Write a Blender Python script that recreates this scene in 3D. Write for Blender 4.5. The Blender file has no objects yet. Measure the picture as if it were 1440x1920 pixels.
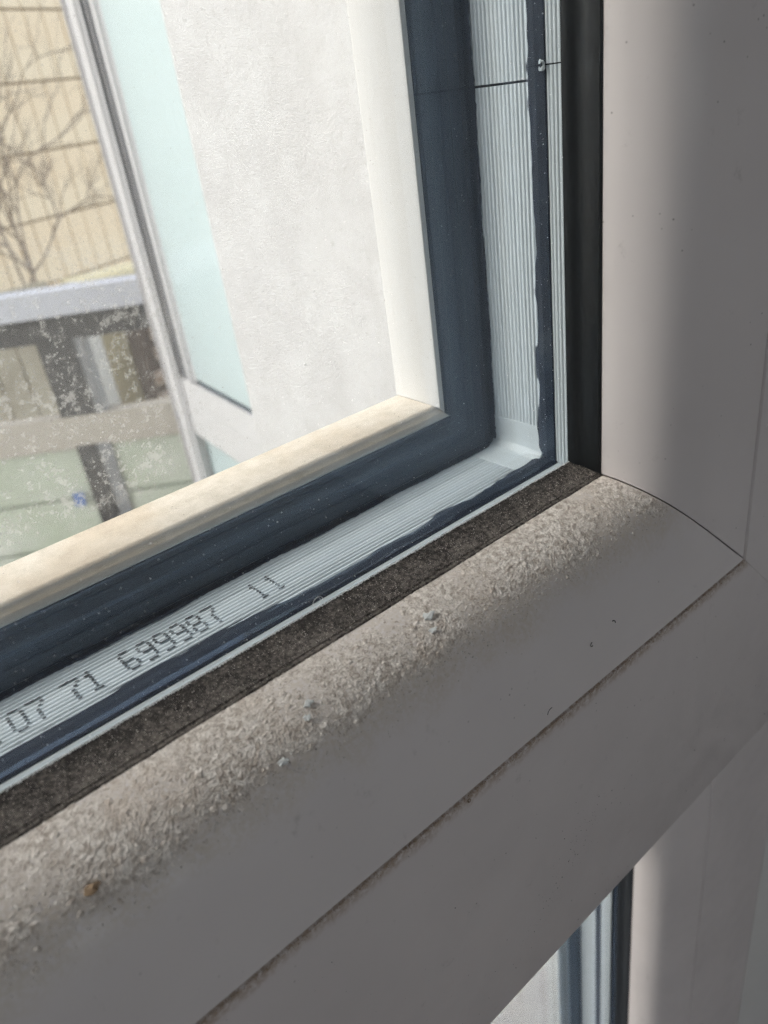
import bpy, bmesh, math, random
import numpy as np
from mathutils import Matrix, Vector
random.seed(4); rng = np.random.default_rng(11)
S = bpy.context.scene
COL = S.collection
MM = 0.001

# ---------------------------------------------------------------- camera
cd = bpy.data.cameras.new('camera'); cam = bpy.data.objects.new('camera', cd); COL.objects.link(cam)
S.camera = cam
R3 = ((0.7516534, -0.6468547, -0.1288258), (-0.3997324, -0.2914113, -0.8690762), (0.5246247, 0.7047400, -0.4776091))
cm = Matrix.Identity(4)
for i in range(3):
    cm[i][0] = R3[0][i]; cm[i][1] = -R3[1][i]; cm[i][2] = -R3[2][i]
cm[0][3], cm[1][3], cm[2][3] = -0.1202067, -0.0942925, 0.0745605
cam.matrix_world = cm
cd.sensor_fit = 'VERTICAL'; cd.sensor_height = 9.8; cd.lens = 9.8 * 1462.02 / 1920.0
cd.clip_start = 0.004; cd.clip_end = 200.0
cd.dof.use_dof = True; cd.dof.focus_distance = 0.146; cd.dof.aperture_fstop = 6.5

# ---------------------------------------------------------------- sky, sun, exposure
SUN_EL, SUN_AZ = math.radians(39), math.radians(-52)     # azimuth from +Y (outward) towards +X
W = bpy.data.worlds.new('World'); S.world = W; W.use_nodes = True
wn = W.node_tree.nodes; wl = W.node_tree.links
sky = wn.new('ShaderNodeTexSky'); sky.sky_type = 'NISHITA'; sky.sun_disc = False
sky.sun_elevation = SUN_EL; sky.sun_rotation = SUN_AZ; sky.air_density = 1.0; sky.dust_density = 2.0; sky.ozone_density = 1.0
wn['Background'].inputs['Strength'].default_value = 0.15
hs = wn.new('ShaderNodeHueSaturation'); hs.inputs['Saturation'].default_value = .30      # overcast: a greyer sky
wl.new(sky.outputs[0], hs.inputs['Color']); wl.new(hs.outputs[0], wn['Background'].inputs['Color'])
ld = bpy.data.lights.new('sun', 'SUN'); ld.energy = 1.0; ld.angle = math.radians(16); ld.color = (1.0, 0.95, 0.88)
sun = bpy.data.objects.new('sun', ld); COL.objects.link(sun)
sd = Vector((math.sin(SUN_AZ) * math.cos(SUN_EL), math.cos(SUN_AZ) * math.cos(SUN_EL), math.sin(SUN_EL)))
sun.rotation_euler = sd.to_track_quat('Z', 'Y').to_euler()
S.view_settings.view_transform = 'Standard'; S.view_settings.look = 'None'
S.view_settings.exposure = 2.02; S.view_settings.gamma = 1.0
try:
    S.cycles.use_denoising = True; S.cycles.denoiser = 'OPENIMAGEDENOISE'
    S.cycles.denoising_input_passes = 'RGB_ALBEDO_NORMAL'; S.cycles.denoising_prefilter = 'NONE'
except Exception: pass
S.cycles.max_bounces = 7; S.cycles.diffuse_bounces = 4; S.cycles.glossy_bounces = 3
S.cycles.use_adaptive_sampling = True; S.cycles.adaptive_threshold = 0.02
S.cycles.sample_clamp_indirect = 4.0; S.cycles.caustics_reflective = False; S.cycles.caustics_refractive = False
S.cycles.transparent_max_bounces = 40; S.cycles.transmission_bounces = 6

# ---------------------------------------------------------------- materials
def srgb(*c): return tuple((v / 12.92 if v <= .04045 else ((v + .055) / 1.055) ** 2.4) for v in c) + (1,)
class NT:
    def __init__(s, name):
        s.m = bpy.data.materials.new(name); s.m.use_nodes = True
        s.t = s.m.node_tree; s.n = s.t.nodes; s.l = s.t.links
        s.b = s.n['Principled BSDF']; s.out = s.n['Material Output']
        s.co = s.n.new('ShaderNodeTexCoord').outputs['Object']
    def mp(s, scale=(1, 1, 1), loc=(0, 0, 0), rot=(0, 0, 0)):
        m = s.n.new('ShaderNodeMapping'); s.l.new(s.co, m.inputs[0])
        m.inputs['Scale'].default_value = scale; m.inputs['Location'].default_value = loc; m.inputs['Rotation'].default_value = rot
        return m.outputs[0]
    def noise(s, scale, detail=4, rough=.55, vec=None, dist=0):
        n = s.n.new('ShaderNodeTexNoise'); s.l.new(vec if vec is not None else s.co, n.inputs['Vector'])
        n.inputs['Scale'].default_value = scale; n.inputs['Detail'].default_value = detail
        n.inputs['Roughness'].default_value = rough; n.inputs['Distortion'].default_value = dist
        return n.outputs['Fac']
    def vor(s, scale, vec=None, out='Distance'):
        n = s.n.new('ShaderNodeTexVoronoi'); s.l.new(vec if vec is not None else s.co, n.inputs['Vector'])
        n.inputs['Scale'].default_value = scale; return n.outputs[out]
    def ramp(s, v, a, b, lo=0., hi=1.):
        n = s.n.new('ShaderNodeMapRange'); n.interpolation_type = 'SMOOTHSTEP'
        s.l.new(v, n.inputs[0]); n.inputs[1].default_value = a; n.inputs[2].default_value = b
        n.inputs[3].default_value = lo; n.inputs[4].default_value = hi; return n.outputs[0]
    def math(s, op, a, b=None):
        n = s.n.new('ShaderNodeMath'); n.operation = op
        for i, v in enumerate((a, b)):
            if v is None: continue
            if isinstance(v, (int, float)): n.inputs[i].default_value = v
            else: s.l.new(v, n.inputs[i])
        return n.outputs[0]
    def mix(s, f, a, b):
        n = s.n.new('ShaderNodeMix'); n.data_type = 'RGBA'
        if isinstance(f, (int, float)): n.inputs[0].default_value = f
        else: s.l.new(f, n.inputs[0])
        for i, v in ((6, a), (7, b)):
            if isinstance(v, tuple): n.inputs[i].default_value = v
            else: s.l.new(v, n.inputs[i])
        return n.outputs[2]
    def sep(s):
        n = s.n.new('ShaderNodeSeparateXYZ'); s.l.new(s.co, n.inputs[0]); return n.outputs
    def bump(s, h, strength, dist):
        n = s.n.new('ShaderNodeBump'); s.l.new(h, n.inputs['Height']); n.inputs['Strength'].default_value = strength
        n.inputs['Distance'].default_value = dist; s.l.new(n.outputs[0], s.b.inputs['Normal']); return n
    def set(s, col=None, rough=None, spec=None, **k):
        if col is not None:
            if isinstance(col, tuple): s.b.inputs['Base Color'].default_value = col
            else: s.l.new(col, s.b.inputs['Base Color'])
        if rough is not None:
            if isinstance(rough, (int, float)): s.b.inputs['Roughness'].default_value = rough
            else: s.l.new(rough, s.b.inputs['Roughness'])
        if spec is not None: s.b.inputs['Specular IOR Level'].default_value = spec
        return s.m
    def surf(s, sh): s.l.new(sh, s.out.inputs['Surface'])
    def mixsh(s, f, a, b):
        n = s.n.new('ShaderNodeMixShader')
        if isinstance(f, (int, float)): n.inputs[0].default_value = f
        else: s.l.new(f, n.inputs[0])
        s.l.new(a, n.inputs[1]); s.l.new(b, n.inputs[2]); return n.outputs[0]

def pvc(name, base, rough=.38, stain=False, specks=.7, film=False):
    t = NT(name)
    large = t.ramp(t.noise(22, 3), .35, .75)
    c = t.mix(large, base, tuple(v * .93 for v in base[:3]) + (1,))
    # tiny dark dirt specks, sparse
    sp = t.ramp(t.vor(380), .0, .11, 1, 0)
    gate = t.ramp(t.noise(70, 2), .52, .62)
    c = t.mix(t.math('MULTIPLY', t.math('MULTIPLY', sp, gate), specks), c, (.10, .085, .07, 1))
    # faint smudges
    sm = t.ramp(t.noise(160, 5, .7), .62, .80)
    c = t.mix(t.math('MULTIPLY', sm, .45), c, (.30, .27, .25, 1))
    # scuffs drawn along one direction
    sc = t.ramp(t.noise(90, 6, .75, vec=t.mp((1, 1, .16), rot=(0, .9, 0))), .66, .74)
    c = t.mix(t.math('MULTIPLY', sc, .38), c, (.20, .18, .17, 1))
    if stain:    # brown grime that has crept out of the bead joint on to the rail
        z = t.sep()[2]
        wob = t.math('MULTIPLY', t.math('SUBTRACT', t.noise(260, 5, .7), .5), .0042)
        zz = t.math('ADD', z, wob)
        band = t.ramp(zz, -.0335, -.0305)
        fib = t.ramp(t.noise(900, 4, .7), .30, .62)
        c = t.mix(t.math('MULTIPLY', t.math('MULTIPLY', band, fib), .75), c, (.30, .20, .12, 1))
    if film:     # thin powder film on the upper curve of the bottom bead
        zf = t.math('ADD', t.sep()[2], t.math('MULTIPLY', t.math('SUBTRACT', t.noise(120, 4, .6), .5), .012))
        fm = t.ramp(zf, -.0150, -.0065)
        c = t.mix(t.math('MULTIPLY', fm, t.ramp(t.noise(1300, 4, .7), .25, .65)), c, (.60, .53, .46, 1))
    t.set(c, t.ramp(t.noise(120, 4), .3, .7, rough - .05, rough + .12), .45)
    t.bump(t.noise(1500, 3), .12, .00006)
    return t.m
M = {}
M['pvc'] = pvc('white_pvc', (.70, .65, .64, 1))
M['pvc_dusty'] = pvc('white_pvc_dusted', (.70, .65, .64, 1), film=True)
M['pvc_rail'] = pvc('white_pvc_grimy_joint', (.69, .64, .63, 1), stain=True, specks=.9)
M['pvc_out'] = pvc('white_pvc_outside', (.70, .72, .71, 1), .45)

t = NT('weathered_pvc_top')     # outer lip: white with beige dust on it
n = t.ramp(t.noise(300, 7, .7), .35, .7)
c = t.mix(t.ramp(t.noise(60, 4), .3, .6), (.68, .58, .46, 1), (.76, .69, .59, 1))
c = t.mix(t.math('MULTIPLY', n, .35), c, (.40, .33, .25, 1))
nz = t.n.new('ShaderNodeNewGeometry'); sx = t.n.new('ShaderNodeSeparateXYZ'); t.l.new(nz.outputs['Normal'], sx.inputs[0])
up = t.ramp(sx.outputs[2], .3, .75)
c = t.mix(up, (.69, .68, .665, 1), c)
t.set(c, .7, .3); t.bump(t.noise(1400, 4), .4, .0001); M['lip'] = t.m

t = NT('black_rubber'); c = t.mix(t.noise(500, 3), (.008, .009, .010, 1), (.016, .019, .021, 1)); t.set(c, .42, .5)
t.bump(t.noise(900, 3), .15, .0001); M['rubber'] = t.m

t = NT('grey_rubber'); t.set(t.mix(t.noise(200, 3), (.020, .022, .025, 1), (.032, .036, .042, 1)), .5, .4); M['grubber'] = t.m
t = NT('dusty_black_rubber')    # bottom gasket: black rubber powdered with dust
x, y, z = t.sep()
dn = t.noise(1300, 5, .75); big = t.noise(230, 4, .6)
edge = t.ramp(y, -.0005, -.0072)            # more dust towards the bead
thr = t.math('ADD', t.math('ADD', t.math('MULTIPLY', t.ramp(big, .35, .65), .08), .07), t.math('MULTIPLY', edge, .10))
v = t.math('ADD', dn, thr)
dust = t.ramp(v, .54, .86)
c = t.mix(dust, (.034, .030, .028, 1), (.20, .175, .155, 1))
t.set(c, .85, .2); t.bump(dn, .8, .00022); M['rubber_dusty'] = t.m

t = NT('butyl_sealant'); c = t.mix(t.noise(380, 4), (.002, .0045, .012, 1), (.0045, .009, .021, 1)); t.set(c, .6, .2)
t.bump(t.noise(700, 3), .3, .0002); M['butyl'] = t.m
t = NT('outer_gasket'); c = t.mix(t.ramp(t.noise(200, 4, vec=t.mp((.15, 1, .15))), .3, .7), (.005, .012, .027, 1), (.012, .027, .055, 1)); t.set(c, .40, .5)  # lengthwise navy streaks paint in the reflections in the outer pane
M['outer_gasket'] = t.m

t = NT('spacer_plastic'); c = t.mix(t.noise(160, 4), (.49, .55, .58, 1), (.56, .615, .645, 1)); t.set(c, .5, .35)
t.bump(t.noise(1200, 3), .25, .00008); M['spacer'] = t.m
t = NT('print_ink'); c = t.mix(t.noise(2500, 2), (.03, .028, .03, 1), (.08, .075, .08, 1)); t.set(c, .6, .2); M['ink'] = t.m

def glass(name, film, grime=0.0, spk=1.0, off=0.0):
    t = NT(name)
    tr = t.n.new('ShaderNodeBsdfTransparent'); tr.inputs[0].default_value = (.982, .988, .988, 1)
    gl = t.n.new('ShaderNodeBsdfGlossy'); gl.inputs['Roughness'].default_value = .002; gl.inputs[0].default_value = (.58, .74, .95, 1)
    fr = t.n.new('ShaderNodeFresnel'); gm = t.n.new('ShaderNodeNewGeometry')
    t.l.new(t.math('SUBTRACT', 1.45, t.math('MULTIPLY', gm.outputs['Backfacing'], 1.45 - 1 / 1.45)), fr.inputs[0])
    g = t.mixsh(fr.outputs[0], tr.outputs[0], gl.outputs[0])
    di = t.n.new('ShaderNodeBsdfDiffuse'); di.inputs[0].default_value = (.55, .53, .50, 1)
    tl = t.n.new('ShaderNodeBsdfTranslucent'); tl.inputs[0].default_value = (.80, .79, .76, 1)
    d = t.mixsh(.65, di.outputs[0], tl.outputs[0])
    if not spk:
        t.surf(t.mixsh(film, g, d)); return t.m
    vec = t.mp(loc=(off, off, off))
    fine = t.ramp(t.vor(1100, vec), .0, .16, 1, 0)
    fg = t.ramp(t.noise(420, 3, .6, vec), .56, .64)
    f = t.math('MULTIPLY', t.math('MULTIPLY', fine, fg), .8 * spk)
    f = t.math('MAXIMUM', f, t.ramp(t.noise(90, 6, .7, vec), .35, .9, film * .5, film * 2.0))
    if grime:
        x, y, z = t.sep()
        # dried rain-splash grime: cloudy patches low on the left of the pane
        reg = t.math('MULTIPLY', t.ramp(x, -.060, -.080), t.ramp(z, .070, .045))
        reg = t.math('MULTIPLY', reg, t.ramp(z, .014, .024))
        a = t.noise(190, 5, .75, vec, .6); b = t.noise(60, 4, .6, vec)
        cl = t.ramp(t.math('ADD', t.math('ADD', a, t.math('MULTIPLY', t.math('SUBTRACT', b, .5), .6)), t.math('MULTIPLY', t.math('SUBTRACT', t.noise(900, 3, .7, vec), .5), 1.3)), .42, .78)
        gr = t.ramp(t.vor(1500, vec), .0, .34, 1, 0)
        gr = t.math('MULTIPLY', gr, t.ramp(t.noise(150, 5, .7, vec), .44, .56))
        m = t.math('MULTIPLY', t.math('ADD', t.math('MAXIMUM', t.math('MULTIPLY', cl, .42), t.math('MULTIPLY', gr, .62)), .13), t.math('MULTIPLY', reg, grime))
        f = t.math('MAXIMUM', f, m)
    t.surf(t.mixsh(f, g, d)); return t.m
M['glass'] = glass('window_glass', .008, spk=.8)
M['glass_mid'] = glass('window_glass_clean', .003, spk=0, off=3)
M['glass_out'] = glass('window_glass_rain_marked', .008, grime=1.0, spk=.8, off=7)

t = NT('dust'); a = t.noise(900, 5, .7); b = t.noise(80, 3)
c = t.mix(t.ramp(a, .36, .64), (.43, .37, .32, 1), (.82, .76, .70, 1))
c = t.mix(t.math('MULTIPLY', t.ramp(b, .45, .7), .45), c, (.60, .50, .42, 1))
c = t.mix(t.math('MULTIPLY', t.ramp(t.noise(2600, 2, .6), .55, .68), .38), c, (.27, .22, .185, 1))
wsp = t.ramp(t.vor(1500), .0, .20, 1, 0); c = t.mix(t.math('MULTIPLY', wsp, t.ramp(t.noise(500, 2), .5, .6)), c, (.78, .76, .74, 1))
t.set(c, .9, .25); M['dust'] = t.m
t = NT('dust_grain'); oi = t.n.new('ShaderNodeObjectInfo'); c = t.mix(t.ramp(t.noise(1800, 1), .3, .7), (.30, .26, .22, 1), (.68, .66, .63, 1)); t.set(c, .7, .5); M['grain'] = t.m
t = NT('brown_fluff'); t.set(t.mix(t.noise(900, 3), (.16, .10, .06, 1), (.42, .31, .21, 1)), .9, .1); M['brown'] = t.m
t = NT('pale_flake'); t.set(t.mix(t.noise(700, 3), (.50, .52, .52, 1), (.70, .70, .68, 1)), .8, .2); M['flake'] = t.m
t = NT('dark_lint'); t.set((.03, .028, .03, 1), .8, .1); M['lint'] = t.m
t = NT('white_speck'); t.set((.85, .86, .86, 1), .8, .2); M['speck'] = t.m

t = NT('white_render')          # rendered reveal, scratched and speckled
a = t.noise(35, 6, .65); c = t.mix(t.ramp(a, .35, .65), (.63, .615, .605, 1), (.69, .68, .67, 1))
s1 = t.ramp(t.noise(330, 5, .8, vec=t.mp((1, 1, .6))), .57, .72)
c = t.mix(t.math('MULTIPLY', s1, .75), c, (.40, .37, .34, 1))
s2 = t.ramp(t.vor(300), .0, .17, 1, 0); c = t.mix(t.math('MULTIPLY', t.math('MULTIPLY', s2, t.ramp(t.noise(40, 3), .46, .56)), .8), c, (.16, .14, .12, 1))
t.set(c, .9, .2); t.bump(t.noise(420, 5, .75), .8, .0012); M['render'] = t.m
t = NT('room_plaster'); c = t.mix(t.noise(6, 4), (.60, .585, .56, 1), (.66, .645, .62, 1)); t.set(c, .9, .2); t.bump(t.noise(120, 5), .3, .001); M['plaster'] = t.m
t = NT('room_floor'); c = t.mix(t.noise(5, 5, vec=t.mp((1, 8, 1))), (.09, .06, .045, 1), (.15, .105, .075, 1)); t.set(c, .4, .4); M['floor'] = t.m

t = NT('mint_frosted_glass')
x, y, z = t.sep()
c = t.mix(t.noise(14, 3), (.80, .86, .855, 1), (.85, .90, .895, 1))
t.set(c, .12, .5); tl = t.n.new('ShaderNodeBsdfTranslucent'); tl.inputs[0].default_value = (.80, .91, .90, 1)
t.surf(t.mixsh(.42, t.b.outputs[0], tl.outputs[0])); M['mint'] = t.m
t = NT('screen_frame_white'); c = t.mix(t.noise(30, 4), (.66, .64, .64, 1), (.74, .72, .71, 1)); t.set(c, .4, .4); M['sframe'] = t.m
t = NT('dark_seal'); t.set(t.mix(t.noise(150, 4), (.02, .03, .04, 1), (.09, .11, .13, 1)), .6, .3); t.bump(t.noise(200, 3), .5, .001); M['seal'] = t.m
t = NT('handrail_paint'); t.set(t.mix(t.noise(40, 4), (.62, .62, .665, 1), (.70, .70, .745, 1)), .35, .5); M['rail'] = t.m
t = NT('dark_steel'); t.set(t.mix(t.noise(60, 5), (.035, .032, .032, 1), (.075, .068, .065, 1)), .55, .4); M['steel'] = t.m
t = NT('grey_steel'); t.set(t.mix(t.noise(60, 5), (.22, .22, .22, 1), (.32, .32, .33, 1)), .5, .4); M['gsteel'] = t.m  # grey of the joint strip and of the posts' painted lit side
t = NT('beige_board'); t.set(t.mix(t.noise(30, 6, .65, vec=t.mp((1, 1, 6))), (.50, .44, .37, 1), (.60, .54, .46, 1)), .7, .3); M['beigeb'] = t.m
t = NT('sage_board'); t.set(t.mix(t.ramp(t.noise(12, 5), .3, .7), (.55, .59, .46, 1), (.65, .67, .57, 1)), .6, .3); t.bump(t.noise(50, 5, vec=t.mp((1, 1, 8))), .2, .002); M['sage'] = t.m
t = NT('cladding'); c = t.mix(t.ramp(t.noise(1.6, 5), .3, .7), (.92, .73, .51, 1), (.94, .79, .58, 1)); t.set(c, .75, .3); M['clad'] = t.m
t = NT('cladding_back'); t.set((.33, .25, .16, 1), .9, .1); M['cladback'] = t.m
t = NT('bark'); t.set(t.mix(t.noise(12, 5), (.32, .25, .20, 1), (.44, .36, .29, 1)), .9, .2); t.bump(t.noise(40, 5), .5, .01); M['bark'] = t.m
t = NT('yellow_render'); c = t.mix(t.noise(4, 5), (.90, .76, .46, 1), (.92, .82, .56, 1)); t.set(c, .85, .2); M['yellow'] = t.m
t = NT('stone'); c = t.mix(t.ramp(t.noise(7, 5), .35, .65), (.28, .17, .12, 1), (.52, .44, .36, 1)); t.set(c, .9, .2); t.bump(t.noise(20, 6), .6, .02); M['stone'] = t.m
t = NT('mortar'); t.set(t.mix(t.noise(20, 4), (.10, .075, .06, 1), (.16, .12, .10, 1)), .95, .1); M['mortar'] = t.m
t = NT('olive_board'); c = t.mix(t.ramp(t.noise(5, 5), .3, .7), (.40, .34, .25, 1), (.52, .46, .35, 1)); t.set(c, .8, .2); M['olive'] = t.m
t = NT('white_pier'); t.set(t.mix(t.noise(6, 4), (.60, .58, .54, 1), (.68, .65, .61, 1)), .85, .2); M['pier'] = t.m
t = NT('yard_ground'); c = t.mix(t.noise(3, 6), (.36, .33, .29, 1), (.48, .45, .40, 1)); t.set(c, .95, .1); t.bump(t.noise(15, 6), .5, .02); M['ground'] = t.m
t = NT('leaf'); t.set(t.mix(t.noise(9, 3), (.05, .07, .03, 1), (.10, .10, .05, 1)), .7, .3); M['leaf'] = t.m

# ---------------------------------------------------------------- helpers
def mesh_obj(name, verts, faces, mat, parent=None, smooth=None):
    me = bpy.data.meshes.new(name); me.from_pydata([tuple(map(float, v)) for v in verts], [], faces); me.update()
    if mat is not None: me.materials.append(mat)
    if smooth is not None:
        me.polygons.foreach_set('use_smooth', [True] * len(me.polygons)); me.set_sharp_from_angle(angle=math.radians(smooth))
    o = bpy.data.objects.new(name, me); COL.objects.link(o)
    if parent is not None: o.parent = parent
    return o
def np_mesh(name, V, F, mat, parent=None, smooth=False):
    V = np.asarray(V, dtype=np.float32); F = np.asarray(F, dtype=np.int32); k = F.shape[1]
    me = bpy.data.meshes.new(name); me.vertices.add(len(V)); me.vertices.foreach_set('co', V.ravel())
    me.loops.add(F.size); me.loops.foreach_set('vertex_index', F.ravel())
    me.polygons.add(len(F)); me.polygons.foreach_set('loop_start', np.arange(0, F.size, k, dtype=np.int32))
    me.update(calc_edges=True); me.validate()
    if smooth: me.polygons.foreach_set('use_smooth', np.ones(len(me.polygons), dtype=bool))
    me.materials.append(mat)
    o = bpy.data.objects.new(name, me); COL.objects.link(o)
    if parent is not None: o.parent = parent
    return o
def empty(name, label, cat, loc=(0, 0, 0), group=None):
    o = bpy.data.objects.new(name, None); COL.objects.link(o); o.location = loc; o.empty_display_size = .02
    return tag(o, label, cat, group)
def tag(o, label, cat=None, group=None, kind=None):
    o['label'] = label
    if cat: o['category'] = cat
    if group: o['group'] = group
    if kind: o['kind'] = kind
    return o
def struct(o, label=None):
    o['kind'] = 'structure'
    if label: o['label'] = label
    return o
def fix(bm):
    bmesh.ops.recalc_face_normals(bm, faces=bm.faces)
def box(name, lo, hi, mat, parent=None, bev=0.0, rotz=0, pivot=None):
    bm = bmesh.new(); bmesh.ops.create_cube(bm, size=1)
    for v in bm.verts:
        for i in range(3): v.co[i] = lo[i] + (v.co[i] + .5) * (hi[i] - lo[i])
    if bev: bmesh.ops.bevel(bm, geom=bm.edges[:], offset=bev, segments=2, affect='EDGES', profile=.6)
    me = bpy.data.meshes.new(name); bm.to_mesh(me); bm.free(); me.materials.append(mat)
    o = bpy.data.objects.new(name, me); COL.objects.link(o)
    if parent is not None: o.parent = parent
    return o
def obox(name, A, u, s0, s1, n0, n1, z0, z1, mat, parent=None, bev=0.0):
    """box along horizontal direction u from point A: s along u, n along the normal, z up"""
    u = Vector((u[0], u[1], 0)).normalized(); n = Vector((-u.y, u.x, 0))
    bm = bmesh.new(); bmesh.ops.create_cube(bm, size=1)
    for v in bm.verts:
        a = s0 + (v.co.x + .5) * (s1 - s0); b = n0 + (v.co.y + .5) * (n1 - n0); c = z0 + (v.co.z + .5) * (z1 - z0)
        v.co = Vector((A[0], A[1], 0)) + u * a + n * b + Vector((0, 0, c))
    if bev: bmesh.ops.bevel(bm, geom=bm.edges[:], offset=bev, segments=2, affect='EDGES', profile=.6)
    fix(bm)
    me = bpy.data.meshes.new(name); bm.to_mesh(me); bm.free(); me.materials.append(mat)
    o = bpy.data.objects.new(name, me); COL.objects.link(o)
    if parent is not None: o.parent = parent
    return o

def sweep(name, rect, prof, side, mat, parent=None, gap=0.0, y0=0.0, smooth=35, cuts=1):
    """one mitred side of a rectangular frame. rect=(x0,x1,z0,z1) in metres, prof = closed polygon of (outward mm, y mm)"""
    x0, x1, z0, z1 = rect; V = []; F = []; n = len(prof); st = cuts + 1
    for k in range(st):
        f = k / cuts
        for a, y in prof:
            a *= MM; y = y * MM + y0; e = a - gap
            if side in 'BT':
                x = (x0 - e) + f * ((x1 + e) - (x0 - e)); z = z0 - a if side == 'B' else z1 + a
            else:
                z = (z0 - e) + f * ((z1 + e) - (z0 - e)); x = x1 + a if side == 'R' else x0 - a
            V.append((x, y, z))
    for k in range(st - 1):
        for i in range(n):
            j = (i + 1) % n; F.append((k * n + i, k * n + j, (k + 1) * n + j, (k + 1) * n + i))
    F.append(tuple(range(n))); F.append(tuple(range((st - 1) * n, st * n)))
    bm = bmesh.new(); vs = [bm.verts.new(v) for v in V]
    for f in F: bm.faces.new([vs[i] for i in f])
    fix(bm); me = bpy.data.meshes.new(name); bm.to_mesh(me); bm.free(); me.materials.append(mat)
    me.polygons.foreach_set('use_smooth', [True] * len(me.polygons)); me.set_sharp_from_angle(angle=math.radians(smooth))
    o = bpy.data.objects.new(name, me); COL.objects.link(o)
    if parent is not None: o.parent = parent
    return o
def catmull(P, m=6):
    out = []
    for i in range(len(P) - 1):
        p0 = P[max(i - 1, 0)]; p1 = P[i]; p2 = P[i + 1]; p3 = P[min(i + 2, len(P) - 1)]
        for k in range(m):
            t = k / m
            out.append(tuple(.5 * ((2 * p1[d]) + (-p0[d] + p2[d]) * t + (2 * p0[d] - 5 * p1[d] + 4 * p2[d] - p3[d]) * t * t + (-p0[d] + 3 * p1[d] - 3 * p2[d] + p3[d]) * t ** 3) for d in (0, 1)))
    out.append(P[-1]); return out

# profiles (outward from the visible glass edge, y; millimetres)
BEAD_CURVE = catmull([(1.95, -7.3), (2.4, -10.9), (3.9, -14.9), (6.5, -18.3), (10.4, -20.9), (16.2, -22.9)], 6)
BEAD = BEAD_CURVE + [(21.5, -23.95), (26.0, -24.75), (26.4, -24.85), (29.1, -25.72), (29.4, -25.75), (29.55, -25.6), (29.6, -25.0), (29.6, -4), (4.0, -4), (1.95, -6.6)]
BEAD_V = BEAD_CURVE + [(21.5, -24.1), (26.2, -25.1), (28.9, -25.55), (29.3, -25.5), (29.5, -25.2), (29.55, -24.4), (29.55, -4), (4.0, -4), (1.95, -6.6)]
GASKET = [(0, 0), (.12, -.35), (.30, -1.2), (.85, -4.4), (1.45, -6.5), (1.60, -6.55), (1.72, -6.9), (1.66, -7.25), (1.9, -7.45), (3.4, -7.3), (3.4, -.05)]
GASKET_V = [(0, 0), (.12, -.35), (.20, -1.3), (.55, -1.9), (1.0, -2.8), (1.22, -4.2), (1.30, -5.9), (1.42, -6.25), (1.46, -6.55), (1.60, -6.6), (1.72, -6.9), (1.85, -6.8), (2.1, -7.1), (3.4, -6.9), (3.4, -.05)]
SASH = [(29.98, -12), (29.98, -24.9), (30.1, -25.4), (30.4, -25.7), (97.0, -25.7), (97.9, -25.45), (98.45, -24.9), (98.7, -24.0), (98.7, 12), (29.95, 12)]
SASH_CORE = [(4.2, -3.8), (29.9, -3.8), (29.9, 12), (45, 12.1), (45, 23), (45, 27.9), (4.2, 27.9)]
OUT_RUB = [(4, 27.7), (3.0, 27.65), (1.2, 27.95), (.6, 27.65), (-1.5, 27.65), (-1.9, 28.0), (-4.6, 28.0), (-5.0, 27.65), (-7.2, 27.65), (-7.6, 28.0), (-7.6, 28.6), (4, 28.6)]
LIP = [(4, 28.7), (-7.7, 28.7), (-7.9, 28.15), (-8.7, 28.05), (-9.15, 28.25), (-9.35, 28.7), (-9.45, 30.0), (-9.65, 30.6), (-10.2, 36), (-10.3, 41), (-9.9, 42), (8, 49), (45, 50), (45, 28.7)]

LIP_B = [(4, 28.7), (-6.5, 28.7), (-6.6, 28.1), (-6.9, 28.0), (-7.9, 28.5), (-8.05, 28.7), (-9.1, 29.3), (-9.6, 29.75), (-9.85, 30.3), (-10.2, 36), (-10.3, 41), (-9.9, 42), (8, 49), (45, 50), (45, 28.7)]
OUT_RUB_B = [p for p in OUT_RUB if p[0] > -5.5] ; OUT_RUB_B = OUT_RUB_B[:-1] + [(-6.2, 27.65), (-6.45, 28.0), (-6.4, 28.6), (4, 28.6)]
def ribbed(y0, y1, base, nr, amp):
    P = []
    for i in range(nr):
        a = y0 + (y1 - y0) * i / nr; w = (y1 - y0) / nr
        k = amp * random.uniform(.7, 1.25)
        P += [(base, a + w * .06), (base - k, a + w * .34), (base - k, a + w * .62), (base, a + w * .92)]
    return P
def spacer_prof(y0, y1, nr, amp=.14, base=2.55):
    return ribbed(y0, y1, base, nr, amp) + [(base, y1), (9, y1), (9, y0), (base, y0)]

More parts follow.
